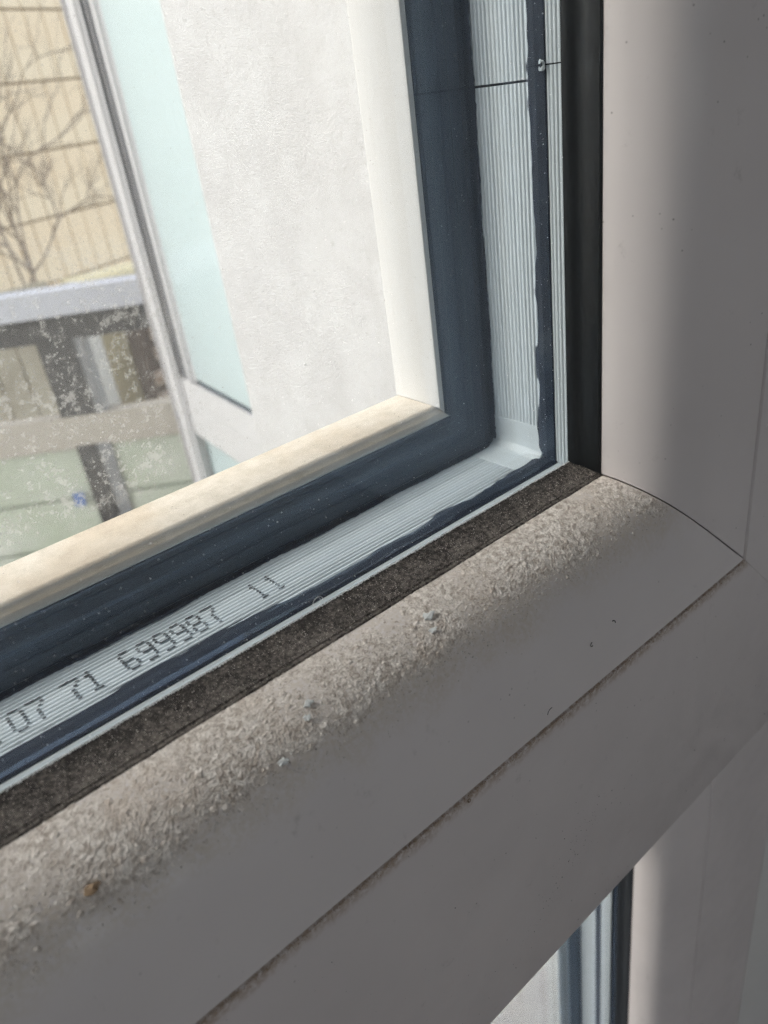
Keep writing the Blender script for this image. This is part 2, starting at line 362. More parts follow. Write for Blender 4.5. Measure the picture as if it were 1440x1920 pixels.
def straight(name, prof, axis, s0, s1, origin, mat, parent, smooth=30, y0=0.0, cuts=1, wob=0.0):
    """un-mitred length of a profile. axis 'B': runs along x, outward = -z; axis 'R': runs along z, outward = +x"""
    V = []; F = []; n = len(prof); ph = random.random() * 6
    for k in range(cuts + 1):
        s = s0 + (s1 - s0) * k / cuts
        w = wob * (math.sin(s * 90 + ph) + .5 * math.sin(s * 233 + 2 * ph))
        for a, y in prof:
            if axis == 'B': V.append((s, y * MM + y0, origin[1] - a * MM + w))
            elif axis == 'T': V.append((s, y * MM + y0, origin[1] + a * MM + w))
            elif axis == 'R': V.append((origin[0] + a * MM + w, y * MM + y0, s))
            else: V.append((origin[0] - a * MM + w, y * MM + y0, s))
    for k in range(cuts):
        for i in range(n):
            j = (i + 1) % n; F.append((k * n + i, k * n + j, (k + 1) * n + j, (k + 1) * n + i))
    F.append(tuple(range(n))); F.append(tuple(range(cuts * n, (cuts + 1) * n)))
    bm = bmesh.new(); vs = [bm.verts.new(v) for v in V]
    for f in F: bm.faces.new([vs[i] for i in f])
    fix(bm); me = bpy.data.meshes.new(name); bm.to_mesh(me); bm.free(); me.materials.append(mat)
    me.polygons.foreach_set('use_smooth', [True] * len(me.polygons)); me.set_sharp_from_angle(angle=math.radians(smooth))
    o = bpy.data.objects.new(name, me); COL.objects.link(o); o.parent = parent
    return o
def pane(name, rect, ya, yb, ext, mat, parent, y0=0.0):
    x0, x1, z0, z1 = rect; e = ext * MM
    o = box(name, (x0 - e, y0 + ya * MM, z0 - e), (x1 + e, y0 + yb * MM, z1 + e), M['glass_mid'], parent)
    if mat is not M['glass_mid']:          # dirt only on the face that is exposed
        o.data.materials.append(mat); side = -1 if mat is M['glass'] else 1
        for p in o.data.polygons:
            if p.normal.y * side > .5: p.material_index = 1
    return o

# ---------------------------------------------------------------- room and house walls
OPX0, OPX1, OPZ0, OPZ1 = -1.02, .182, -.98, 1.50
RX0, RX1, RY0, RZ0, RZ1 = -2.3, 1.3, -3.0, -1.15, 1.75
def wallpoly(name, lo, hi, mat, label=None): return struct(box(name, lo, hi, mat), label)
wallpoly('inner_wall', (OPX1, .036, RZ0), (RX1, .075, RZ1), M['plaster'])
wallpoly('inner_wall', (RX0, .036, RZ0), (OPX0, .075, RZ1), M['plaster'])
wallpoly('inner_wall', (OPX0 + .001, .036, OPZ1), (OPX1 - .001, .075, RZ1), M['plaster'])
wallpoly('inner_wall', (OPX0 + .001, .036, RZ0), (OPX1 - .001, .075, OPZ0), M['plaster'])
wallpoly('side_wall', (RX1, RY0, RZ0), (RX1 + .1, .075, RZ1), M['plaster'])
wallpoly('side_wall', (RX0 - .1, RY0, RZ0), (RX0, .075, RZ1), M['plaster'])
wallpoly('ceiling', (RX0 - .1, RY0 - .1, RZ1), (RX1 + .1, .075, RZ1 + .1), M['plaster'])
wallpoly('floor', (RX0 - .1, RY0 - .1, RZ0 - .1), (RX1 + .1, .075, RZ0), M['floor'])
BW0, BW1, BH0, BH1 = -1.60, .50, -.38, 1.14       # opening added in the unseen far wall, sized to let in fill light
wallpoly('back_wall', (RX0, RY0 - .1, RZ0), (BW0, RY0, RZ1), M['plaster'])
wallpoly('back_wall', (BW1, RY0 - .1, RZ0), (RX1, RY0, RZ1), M['plaster'])
wallpoly('back_wall', (BW0, RY0 - .1, RZ0), (BW1, RY0, BH0), M['plaster'])
wallpoly('back_wall', (BW0, RY0 - .1, BH1), (BW1, RY0, RZ1), M['plaster'])
# rendered outer wall: its right reveal is what the window looks on to
hw = empty('house_wall', 'white rendered house wall, speckled reveal filling the view through the glass', 'wall', (0.1, .2, RZ0))
def hwp(n, lo, hi, bev=.0015):
    o = box(n, lo, hi, M['render'], None, bev); o.parent = hw; o.location = -Vector(hw.location); return o
hwp('reveal', (.100, .0765, RZ0 - .6), (.62, .325, RZ1 + .12), .002)
hwp('reveal', (RX0 - .1, .0765, RZ0 - .6), (-.94, .325, RZ1 + .12))
hwp('lintel', (-.94, .0765, 1.44), (.100, .325, RZ1 + .12))
hwp('sill_wall', (-.94, .0765, RZ0 - .6), (.100, .325, -.93))

# ---------------------------------------------------------------- the sash
RECT = (-.86, 0.0, 0.0, 1.36)
sash = empty('window_sash', 'white plastic window sash with dusty glazing bead and black gasket, filling the foreground', 'window', (0, 0, 0))
for s in 'BTLR':
    sweep('sash_rail' if s in 'BT' else 'sash_stile', RECT, SASH, s, M['pvc_rail'] if s == 'B' else M['pvc'], sash, gap=.00006)
    sweep('sash_core', RECT, SASH_CORE, s, M['butyl'], sash)
    b = sweep('glazing_bead', RECT, BEAD if s == 'B' else BEAD_V, s, M['pvc_dusty'] if s == 'B' else M['pvc'], sash, gap=.0002, smooth=24)
    if s == 'B': b['label'] = 'bottom bead half buried under gritty beige dust'
    g = sweep('gasket', RECT, GASKET if s == 'B' else GASKET_V, s, M['rubber_dusty'] if s == 'B' else M['rubber'], sash, smooth=40)
    if s == 'B': g['label'] = 'bottom gasket powdered with grey dust'
    sweep('outer_gasket', RECT, OUT_RUB_B if s == 'B' else OUT_RUB, s, M['outer_gasket'], sash, smooth=20)
    sweep('outer_lip', RECT, LIP_B if s == 'B' else LIP, s, M['lip'], sash, gap=.00008, smooth=30)
pane('glass_pane', RECT, .05, .75, 2.2, M['glass'], sash)
pane('glass_pane', RECT, 5.3, 8.7, 2.2, M['glass_mid'], sash)
pane('glass_pane', RECT, 23.4, 27.3, 2.2, M['glass_out'], sash)
# near spacer (only a sliver shows beside the gasket) and far spacer, ribbed plastic
nearp = spacer_prof(.8, 5.25, 5, .22); farp = spacer_prof(8.75, 23.35, 15, .22, 2.55)
JZ1, JZ2 = .0717, .0738
straight('near_spacer', nearp, 'R', -.0026, JZ2 - .00012, (0, 0), M['spacer'], sash, wob=.00002, cuts=40)
straight('near_spacer', nearp, 'R', JZ2 + .00012, 1.3624, (0, 0), M['spacer'], sash)
straight('near_spacer', spacer_prof(.8, 4.65, 4, .2), 'B', -.8624, .0022, (0, 0), M['spacer'], sash)
straight('near_spacer', nearp, 'L', -.0024, 1.3624, (-.86, 0), M['spacer'], sash)
straight('near_spacer', nearp, 'T', -.8624, .0022, (0, 1.36), M['spacer'], sash)
straight('spacer_bar', farp, 'R', .0048, JZ1 - .00022, (0, 0), M['spacer'], sash, wob=.00003, cuts=40)
farp2 = [(a + .12, y) for a, y in farp]
straight('spacer_bar', farp2, 'R', JZ1 + .00022, 1.3624, (0, 0), M['spacer'], sash, wob=.00003, cuts=60)
straight('spacer_bar', farp, 'B', -.8624, -.0058, (0, 0), M['spacer'], sash, wob=.00003, cuts=120)
straight('spacer_bar', farp, 'L', -.0024, 1.3624, (-.86, 0), M['spacer'], sash)
straight('spacer_bar', farp, 'T', -.8624, .0022, (0, 1.36), M['spacer'], sash)
# bent corner of the far spacer: smooth, wrinkled
V = []; F = []; nu, nv = 44, 30; r = .0030
path = []
CB = .00285
for k in range(nu + 1):
    f = k / nu
    if f < .3: p = (-.0058 + (f / .3) * (.0058 + CB - r), -CB); q = (0, -1)
    elif f > .7: p = (CB, -CB + r + (f - .7) / .3 * (.0048 + CB - r)); q = (1, 0)
    else:
        a = -math.pi / 2 + (f - .3) / .4 * math.pi / 2
        p = (CB - r + r * math.cos(a), -CB + r + r * math.sin(a)); q = (math.cos(a), math.sin(a))
    path.append((p, q, f))
for p, q, f in path:
    for j in range(nv + 1):
        y = .00875 + j / nv * .0146
        rib = .00006 * math.sin(j / nv * 15 * 2 * math.pi) * max(abs(f - .5) * 2 - .35, 0) * 1.5
        wr = .00020 * math.exp(-((f - .5) / .09) ** 2) * math.sin(y * 420 + 1) + .00018 * math.exp(-((f - .36) / .05) ** 2) * math.cos(y * 300) \
            + .00012 * math.exp(-((f - .66) / .05) ** 2)
        d = rib + wr
        V.append((p[0] - q[0] * d, y, p[1] - q[1] * d))
for k in range(nu):
    for j in range(nv):
        a = k * (nv + 1) + j; F.append((a, a + 1, a + nv + 2, a + nv + 1))
sc_ = mesh_obj('spacer_corner', V, F, M['spacer'], sash, 60)
md = sc_.modifiers.new('thickness', 'SOLIDIFY'); md.thickness = .0008; md.offset = 0

# black butyl squeezed out between spacers, wavy edge
def edge_fn(pts):
    xs = np.array([p[0] for p in pts]); ys = np.array([p[1] for p in pts]); o = np.argsort(xs); xs = xs[o]; ys = ys[o]
    def f(s): return np.interp(s, xs, ys) + .25 * np.sin(np.asarray(s) * .38) + .12 * np.sin(np.asarray(s) * 1.1 + 2)
    return f
bot_edge = edge_fn([(-300, 10.8), (-200, 11.5), (-160, 10.6), (-116.7, 10.7), (-104.7, 10.6), (-90.8, 11.4), (-78.8, 11.2), (-70.7, 10.3), (-64.9, 8.9), (-60.9, 8.6), (-56, 8.5), (-49.7, 8.6), (-45.7, 9.3), (-42, 9.1), (-38, 8.7), (-34, 8.9), (-30, 9.9), (-26, 9.9), (-21, 8.9), (-12.8, 9.2), (-6, 10.2), (0.6, 10.2), (3, 10.2)])
side_edge = edge_fn([(-3, 10.1), (6.3, 9.8), (14, 9.5), (21.2, 9.9), (24, 9.2), (27.7, 8.9), (31, 9.3), (34.4, 9.5), (38, 9.0), (41, 8.8), (49, 8.9), (56, 8.8), (60, 9.2), (65, 9.4), (71, 9.2), (78, 9.3), (84, 9.1), (100, 9.4), (300, 9.2)])
def butyl_strip(axis, s0, s1, ya, fe, step=.0004, base=2.18, flip=1):
    n = int((s1 - s0) / step); s = np.linspace(s0, s1, n + 1)
    e = fe(s * 1000)
    k = np.ones(5) / 5; e = np.convolve(np.pad(e, 2, mode='edge'), k, 'valid') + .10 * np.interp(s, np.linspace(s0, s1, max(8, int((s1 - s0) * 700))), rng.standard_normal(max(8, int((s1 - s0) * 700))))
    m = 7; V = []
    for i in range(n + 1):
        for j in range(m):
            f = j / (m - 1); y = ya + (e[i] - ya) * f
            rise = base + (.0 if f < .8 else (f - .8) / .2 * .42) - .10 * math.sin(f * math.pi)
            if axis == 'B': V.append((s[i], y * MM, -rise * MM))
            else: V.append((rise * MM, y * MM, s[i]))
    F = [(i * m + j, i * m + j + 1, (i + 1) * m + j + 1, (i + 1) * m + j) for i in range(n) for j in range(m - 1)]
    return np_mesh('sealant', V, F, M['butyl'], sash, True)
butyl_strip('B', -.30, .0026, 4.55, lambda q: bot_edge(q) + .35, base=2.28); butyl_strip('R', -.0026, .25, 5.15, lambda q: side_edge(q) + .45, base=2.30)
farw = lambda s: 24.2 + 0 * s
def far_strip(axis, s0, s1, off):
    step = .0006; n = int((s1 - s0) / step); s = np.linspace(s0, s1, n + 1)
    e = off + .15 * np.sin(s * 160) + .10 * np.sin(s * 410 + 1) + .06 * rng.standard_normal(n + 1)
    V = []
    for i in range(n + 1):
        for y, r_ in ((e[i], 2.32), (e[i] + .3, 2.2), (23.38, 2.2)):
            V.append((s[i], y * MM, -r_ * MM) if axis == 'B' else (r_ * MM, y * MM, s[i]))
    F = [(i * 3 + j, i * 3 + j + 1, (i + 1) * 3 + j + 1, (i + 1) * 3 + j) for i in range(n) for j in range(2)]
    return np_mesh('sealant', V, F, M['butyl'], sash, True)
far_strip('B', -.30, .0022, 22.7); far_strip('R', -.0020, .25, 22.3)
# edge seal at the outer pane (dark, behind its rim)
# small plastic burr at the near spacer joint
V = []; F = []
for k in range(13):
    a = k / 12 * math.pi * 1.5; rr = .00075
    for j in range(6):
        b = j / 6 * 2 * math.pi; q = .00028 + .0001 * math.sin(k * 1.7)
        V.append((.0021 - .0004 + q * math.cos(b) * .6, .0056 + rr * math.cos(a + .8) * .8 + q * math.cos(b) * math.cos(a), JZ2 + rr * math.sin(a + .8) * .9 + q * math.sin(b)))
for k in range(12):
    for j in range(6): F.append((k * 6 + j, k * 6 + (j + 1) % 6, (k + 1) * 6 + (j + 1) % 6, (k + 1) * 6 + j))
mesh_obj('burr', V, F, M['spacer'], sash, 60)

# dot-matrix numbers printed across the far spacer
GL = {'0': ["01110", "10001", "10001", "10001", "10001", "10001", "01110"], '7': ["11111", "00001", "00010", "00100", "00100", "00100", "00100"],
      '1': ["00100", "01100", "00100", "00100", "00100", "00100", "01110"], '6': ["01110", "10000", "10000", "11110", "10001", "10001", "01110"],
      '9': ["01110", "10001", "10001", "01111", "00001", "00001", "01110"], '8': ["01110", "10001", "10001", "01110", "10001", "10001", "01110"],
      '.': ["00000", "00000", "00000", "00000", "00000", "00000", "01000"]}
def printed(text, x0, label, pitch=.52):
    V = []; F = []
    for ci, ch in enumerate(text):
        for r_, row in enumerate(GL[ch]):
            for c_, b in enumerate(row):
                if b == '1':
                    x = x0 + (ci * 6.15 + c_) * pitch + random.uniform(-.04, .04); y = 18.7 - r_ * .93 + random.uniform(-.05, .05)
                    w = pitch * .52; h = .13 + random.uniform(-.05, .04)
                    b0 = len(V)
                    for zz in (-2.255, -2.33):
                        V += [((x + dx * w) * MM, (y + dy * h) * MM, zz * MM) for dx, dy in ((-1, -.6), (-.6, -1), (.6, -1), (1, -.6), (1, .6), (.6, 1), (-.6, 1), (-1, .6))]
                    F.append(tuple(b0 + i for i in range(8))); F += [(b0 + i, b0 + (i + 1) % 8, b0 + 8 + (i + 1) % 8, b0 + 8 + i) for i in range(8)]
    o = mesh_obj('printed_number', V, F, M['ink'], sash); o['label'] = label; return o
printed('.', -116.6, 'printed full stop'); printed('07', -113.6, 'printed number 07'); printed('7', -104.9, 'printed number 7', .60)
printed('1', -101.6, 'printed number 1', .52); printed('699987', -95.2, 'printed number 699987', .512); printed('1', -69.9, 'printed number 1', .42); printed('1', -66.4, 'printed number 1', .42)

# ---------------------------------------------------------------- fixed light below and the outer frame
LY = .040
LRECT = (-.80, .0816, -.86, -.152)
fw = empty('fixed_window', 'white plastic fixed window pane below the sash, seen at lower right', 'window', (0, 0, 0))
FR = [(29.95, -12), (29.95, -25.0), (30.4, -25.6), (93, -25.6), (96, -25.3), (98.4, -23.6), (99.6, -21), (100, -18), (100, -5.5), (92, -5.2), (92, 26), (29.95, 26)]
for s in 'BTLR':
    fr = list(FR)
    if s == 'T': fr = [(29.95, -12), (29.95, -25), (30.4, -25.6), (88, -25.6), (88, 26), (29.95, 26)]
    sweep('frame_member', LRECT, fr, s, M['pvc'], fw, gap=.00006, y0=LY)
    sweep('glazing_bead', LRECT, BEAD_V, s, M['pvc'], fw, gap=.0001, y0=LY, smooth=24)
    sweep('gasket', LRECT, GASKET_V, s, M['grubber'], fw, y0=LY, smooth=40)
    sweep('frame_core', LRECT, [(4.2, -3.8), (29.9, -3.8), (29.9, 27.9), (4.2, 27.9)], s, M['butyl'], fw, y0=LY)
    sweep('outer_gasket', LRECT, [(4, 27.7), (-1.5, 27.7), (-1.6, 28.6), (4, 28.6)], s, M['outer_gasket'], fw, y0=LY)
    sweep('outer_lip', LRECT, [(4, 28.7), (-1.7, 28.7), (-8.5, 28.9), (-9.2, 29.6), (-9.5, 36), (-8, 36.5), (16, 36.5), (16, 28.7)], s, M['pvc_out'], fw, gap=.00008, y0=LY)
    sweep('spacer_bar', LRECT, spacer_prof(5, 10.8, 6, .15), s, M['spacer'], fw, y0=LY)
    sweep('spacer_bar', LRECT, spacer_prof(13.5, 23.3, 8, .15), s, M['spacer'], fw, y0=LY)
    sweep('sealant', LRECT, [(2.2, 10.8), (2.1, 13.5), (6, 13.5), (6, 10.8)], s, M['butyl'], fw, y0=LY)
pane('glass_pane', LRECT, .05, 3.6, 1.9, M['glass'], fw, LY); pane('glass_pane', LRECT, 23.5, 27.3, 2.0, M['glass_mid'], fw, LY)
# jambs and head of the outer frame around the sash
box('jamb', (.0465, .0145, -.062), (.1815, .0762, 1.48), M['pvc'], fw, .002)
box('jamb', (-1.0, .0145, -.062), (-.9065, .0762, 1.48), M['pvc'], fw, .002)
box('head', (-.9060, .0145, 1.4065), (.0460, .0762, 1.48), M['pvc'], fw, .002)

# ---------------------------------------------------------------- dust
def smooth_noise(shape, sig, seed):
    g = np.random.default_rng(seed).standard_normal(shape); fy = np.fft.fftfreq(shape[0])[:, None]; fx = np.fft.rfftfreq(shape[1])[None, :]
    sy, sx = (sig, sig) if np.isscalar(sig) else sig
    k = np.exp(-2 * (math.pi ** 2) * ((fy * sy) ** 2 + (fx * sx) ** 2)); o = np.fft.irfft2(np.fft.rfft2(g) * k, s=shape)
    return o / o.std()
curve = catmull([(1.95, -7.3), (2.4, -10.9), (3.9, -14.9), (6.5, -18.3), (10.4, -20.9), (16.2, -22.9), (21.5, -23.95)], 60)
cv = np.array(curve); seg = np.r_[0, np.cumsum(np.hypot(*np.diff(cv, axis=0).T))]
U1 = 19.5
def bead_point(u):
    a = np.interp(u, seg, cv[:, 0]); y = np.interp(u, seg, cv[:, 1]); e = .15
    ta = np.interp(u + e, seg, cv[:, 0]) - np.interp(u - e, seg, cv[:, 0]); ty = np.interp(u + e, seg, cv[:, 1]) - np.interp(u - e, seg, cv[:, 1])
    l = np.hypot(ta, ty); return a, y, -ty / l * -1, ta / l * -1      # normal (outward a comp, y comp)
DX = .105; xs = np.arange(-168, 7.6, DX); us = np.arange(0.02, U1, DX)
nx, nu_ = len(xs), len(us)
a_, y_, _, _ = bead_point(us)
ta = np.gradient(a_); ty = np.gradient(y_); l = np.hypot(ta, ty); na, ny = ty / l, -ta / l     # away from the plastic: -a (up) and -y
X = np.repeat(xs[:, None], nu_, 1); Uu = np.repeat(us[None, :], nx, 0)
sh = (nx, nu_)
lim = 15.2 + .8 * smooth_noise(sh, 60, 1) + .5 * smooth_noise(sh, 14, 2)
lim = lim + np.clip((-X - 80) / 60, 0, 1) * .8
cov = np.clip((lim - Uu) / 4.0, -1, 1)
thick = .15 + .035 * smooth_noise(sh, 40, 3)
def domes(cell, keep, rmin, rmax, seed):
    g = np.random.default_rng(seed); cx = int(180 / cell) + 4; cu = int(U1 / cell) + 4
    jx = g.random((cx, cu)); ju = g.random((cx, cu)); rr = g.uniform(rmin, rmax, (cx, cu)) * cell; rr[g.random((cx, cu)) > keep] = .001
    fx = (X + 170) / cell + 1; fu = Uu / cell + 1; ix = fx.astype(int); iu = fu.astype(int); H = np.zeros(X.shape)
    for dx in (-1, 0, 1):
        for du in (-1, 0, 1):
            a, b = (ix + dx) % cx, (iu + du) % cu
            d2 = ((fx - (ix + dx) - jx[a, b]) ** 2 + (fu - (iu + du) - ju[a, b]) ** 2) * cell * cell; r2 = rr[a, b] ** 2
            H = np.maximum(H, np.sqrt(np.maximum(r2 - d2, 0)))
    return H
grain = .50 * domes(.31, .95, .40, .72, 31) + .28 * domes(.66, .25, .25, .55, 32) + .35 * domes(1.5, .10, .2, .36, 33) - .11 + .030 * smooth_noise(sh, 9, 16)
_unused = 0 and .070 * smooth_noise(sh, 1.0, 4) + .052 * smooth_noise(sh, 1.7, 5) + .022 * smooth_noise(sh, 4.5, 6)
h = cov * thick + grain * np.clip(cov * 2.0 + .9, .0, 1) - .045 - np.clip(-cov, 0, 1) * .12
h = np.where(Uu < .5, np.minimum(h, .12), h)
mit = np.clip((a_[None, :] - .1 - X) / .6, 0, 1)     # stop at the mitre
h = h * mit - (1 - mit) * .3
Vd = np.stack([X * MM, (y_[None, :] + ny[None, :] * h) * MM, -(a_[None, :] + na[None, :] * h) * MM], -1).reshape(-1, 3)
idx = np.arange(nx * nu_).reshape(nx, nu_)
Fd = np.stack([idx[:-1, :-1], idx[:-1, 1:], idx[1:, 1:], idx[1:, :-1]], -1).reshape(-1, 4)
keep = (mit[:-1, :-1] > 0).reshape(-1) & (h[:-1, :-1] > -.22).reshape(-1); Fd = Fd[keep]
dl = np_mesh('dust_layer', Vd, Fd, M['dust'], None, True)
tag(dl, 'gritty beige dust crust lying along the bottom glazing bead', 'dust', kind='stuff')

def grains(name, P, N, R, mat, label, cat='dust'):
    """octahedral grains at points P with radii R"""
    k = len(P); base = np.array([(1, 0, 0), (-1, 0, 0), (0, 1, 0), (0, -1, 0), (0, 0, 1), (0, 0, -1)], float)
    fs = np.array([(0, 2, 4), (2, 1, 4), (1, 3, 4), (3, 0, 4), (2, 0, 5), (1, 2, 5), (3, 1, 5), (0, 3, 5)])
    th = rng.random(k) * 6.283; ph = rng.random(k) * 6.283
    ca, sa, cb, sb = np.cos(th), np.sin(th), np.cos(ph), np.sin(ph)
    Rz = np.zeros((k, 3, 3)); Rz[:, 0, 0] = ca; Rz[:, 0, 1] = -sa; Rz[:, 1, 0] = sa; Rz[:, 1, 1] = ca; Rz[:, 2, 2] = 1
    Rx = np.zeros((k, 3, 3)); Rx[:, 0, 0] = 1; Rx[:, 1, 1] = cb; Rx[:, 1, 2] = -sb; Rx[:, 2, 1] = sb; Rx[:, 2, 2] = cb
    sc = R[:, None, None] * (1 + .45 * rng.standard_normal((k, 6, 1)).clip(-1, 1)) * np.array([1, .8, .65])
    B = base[None] * sc; B = np.einsum('kij,kvj->kvi', Rz @ Rx, B) + P[:, None, :]
    F = (fs[None] + (np.arange(k) * 6)[:, None, None]).reshape(-1, 3)
    o = np_mesh(name, B.reshape(-1, 3), F, mat); tag(o, label, cat, kind='stuff'); return o
# loose grains thinning out below the crust
n = 9000
gx = rng.uniform(-165, 6, n); gu = 13.0 + np.abs(rng.standard_normal(n)) * 2.2 - rng.random(n) * 6 + np.clip((-gx - 80) / 60, 0, 1) * .8
gu = gu.clip(.5, 24); ga = np.interp(gu, seg, cv[:, 0]); gy = np.interp(gu, seg, cv[:, 1])
ok = gx < ga - .3
P = np.stack([gx, gy - .03, -ga + .03], -1)[ok] * MM
grains('dust_grains', P, None, (rng.gamma(2.2, .028, ok.sum()) + .015).clip(0, .16) * MM, M['grain'], 'loose pale grains thinning out on the front curve of the bottom bead')
# dust on the slope of the bottom gasket and on its lip
n = 15000
gx = rng.uniform(-168, 1, n); f = rng.beta(1.5, 1.1, n); gy = -f * 7.0; ga = np.interp(-gy, [0, .35, 1.2, 4.4, 6.5, 7.3], [0, .12, .3, .85, 1.45, 1.7])
clump = np.interp(gx, np.linspace(-168, 1, 200), rng.random(200)); ok = rng.random(n) < .45 + .5 * clump
P = np.stack([gx, gy - .01, -ga + .01], -1)[ok] * MM
grains('gasket_dust', P, None, (rng.gamma(2.0, .018, ok.sum()) + .012).clip(0, .12) * MM, M['dust'], 'grey dust grains sprinkled over the sloping black bottom gasket')
n = 9000
gx = rng.uniform(-168, .5, n); P = np.stack([gx, -.02 - np.abs(rng.standard_normal(n)) * .16, .03 - np.abs(rng.standard_normal(n)) * .05 + .05 * np.sin(gx * .9) * rng.random(n)], -1) * MM
grains('lip_dust', P, None, (rng.gamma(2.0, .026, n) + .025).clip(0, .14) * MM, M['speck'], 'thin pale line of dust along the gasket edge against the glass')
# brown fluff in the joint between bead and rail
n = 4500
gx = rng.uniform(-165, 28, n); w = .5 + .5 * np.interp(gx, np.linspace(-165, 28, 160), rng.random(160))
d = np.abs(rng.standard_normal(n)) * .9 * w
P = np.stack([gx, -25.68 - rng.random(n) * .12, -29.75 - d], -1) * MM
grains('joint_dirt', P, None, (rng.gamma(2.0, .022, n) + .012).clip(0, .12) * MM, M['brown'], 'brown gritty dirt gathered along the joint below the bottom bead', 'dirt')
# specks on the room side of the inner glass, and a few in the cavity side
n = 6500
px_ = rng.uniform(-150, 0, n); pz_ = rng.uniform(0, 110, n)
near = rng.random(n) < np.exp(-np.minimum(-px_, pz_) / 16) * .9 + .10 + .5 * ((px_ < -45) & (pz_ < 60))
P = np.stack([px_, np.full(n, -.005), pz_], -1)[near] * MM
grains('glass_specks', P, None, (rng.gamma(1.3, .024, near.sum()) + .022).clip(0, .16) * MM, M['speck'], 'tiny white dust specks stuck to the inside of the glass')

def tube(name, pts, r, mat, parent=None, seg=6, label=None, cat=None, taper=1.0):
    V = []; F = []; n = len(pts)
    for i, p in enumerate(pts):
        p = Vector(p); t_ = (Vector(pts[min(i + 1, n - 1)]) - Vector(pts[max(i - 1, 0)])).normalized()
        a = t_.orthogonal().normalized(); b = t_.cross(a); rr = r * (1 + (taper - 1) * i / (n - 1))
        for k in range(seg):
            w = 2 * math.pi * k / seg; V.append(p + (a * math.cos(w) + b * math.sin(w)) * rr)
    for i in range(n - 1):
        for k in range(seg): F.append((i * seg + k, i * seg + (k + 1) % seg, (i + 1) * seg + (k + 1) % seg, (i + 1) * seg + k))
    F.append(tuple(range(seg))); F.append(tuple(range((n - 1) * seg, n * seg)))
    o = mesh_obj(name, V, F, mat, parent, 50)
    if label: tag(o, label, cat)
    return o
def curl(c, u, v, w, L, turns, seed, n=16):
    r_ = random.Random(seed); P = []; a = r_.random() * 6; p = Vector(c)
    for i in range(n):
        P.append(tuple(p)); a += turns / n * 6.28 * r_.uniform(.4, 1.6)
        p = p + (Vector(u) * math.cos(a) + Vector(v) * math.sin(a)) * (L / n) + Vector(w) * r_.uniform(-.1, .1) * L / n
    return P
def on_bead(x, u, up=.3):
    a = float(np.interp(u, seg, cv[:, 0])); y = float(np.interp(u, seg, cv[:, 1])); e = .3
    da = float(np.interp(u + e, seg, cv[:, 0]) - np.interp(u - e, seg, cv[:, 0])); dy = float(np.interp(u + e, seg, cv[:, 1]) - np.interp(u - e, seg, cv[:, 1]))
    l_ = math.hypot(da, dy); nn = Vector((0, -da / l_, -dy / l_)); tt = Vector((0, dy / l_, -da / l_))
    return Vector((x, y, -a)) * MM + nn * up * MM, nn, tt
def flake(name, x, u, size, mat, label, cat, seed, th=.35):
    r_ = random.Random(seed); c, nn, tt = on_bead(x, u, .18); xx = Vector((1, 0, 0)); n = 11; V = []; F = []
    tilt = r_.uniform(.15, .45)
    for lay in (0, 1):
        for i in range(n):
            a = i / n * 6.283; q = size * r_.uniform(.55, 1.1) * MM if lay == 0 else None
            if lay == 0: pt = (math.cos(a) * q * 1.25, math.sin(a) * q * .75); V.append(c + xx * pt[0] + tt * pt[1] + nn * (pt[0] * tilt + r_.uniform(0, .12) * MM))
            else: V.append(V[i] + nn * th * size * MM * r_.uniform(.5, 1) - (V[i] - c) * .16)
    V.append(c + nn * th * size * MM * 1.1)
    F = [(i, (i + 1) % n, n + (i + 1) % n, n + i) for i in range(n)] + [(n + i, n + (i + 1) % n, 2 * n) for i in range(n)] + [tuple(range(n))]
    o = mesh_obj(name, V, F, mat, None); return tag(o, label, cat)
flake('paint_flake', -54.0, 6.0, 1.15, M['flake'], 'curled pale flake on the dust, nearest the corner of the bottom bead', 'flake', 1)
flake('paint_flake', -55.2, 8.4, .75, M['flake'], 'small pale flake just in front of the curled one nearest the corner', 'flake', 2)
flake('paint_flake', -79.6, 7.2, .85, M['flake'], 'white flake on the dust crust below the printed 11, upper one of a close pair', 'flake', 3)
flake('paint_flake', -81.0, 8.9, .70, M['flake'], 'white flake on the dust crust, lower one of the close pair', 'flake', 4)
flake('paint_flake', -87.6, 12.0, .80, M['flake'], 'dull grey flake sunk in the dust left of the close pair', 'flake', 5)
flake('dirt_crumb', -115.5, 11.5, 1.0, M['brown'], 'reddish brown crumb pressed into the dust at the lower left', 'crumb', 6, .8)
flake('dirt_crumb', -133.0, 12.2, .55, M['brown'], 'small brown crumb in the dust close to the left edge of the picture', 'crumb', 7, .8)
tube('lint', curl((-.0607, -.0259, -.0312), (1, 0, 0), (0, 0, 1), (0, -1, 0), .0030, 1.6, 5), .00007, M['brown'], label='curled brown hair on the joint under the bottom bead', cat='lint')
tube('lint', curl((-.0185, -.0249, -.0195), (1, 0, 0), (0, 0, 1), (0, -.3, 0), .0016, .3, 8, 8), .00010, M['lint'], label='short dark splinter of lint on the clean slope of the bead', cat='lint')
tube('lint', curl((-.0250, -.0244, -.0205), (1, 0, 0), (0, 0, 1), (0, -.3, 0), .0019, .7, 9, 8), .00008, M['lint'], label='dark v-shaped bit of lint on the bead, left of the splinter', cat='lint')
tube('lint', curl((-.0385, -.0257, -.0262), (1, 0, 0), (0, 0, 1), (0, -.3, 0), .0020, .3, 12, 8), .00006, M['lint'], label='faint dark thread on the crease low on the bead', cat='lint')
tube('lint', curl((-.0655, -.0002, .0010), (1, 0, 0), (0, 0, 1), (0, -.2, 0), .0075, 1.5, 21, 26), .00004, M['speck'], label='fine looped white hair stuck to the glass above the gasket', cat='lint')
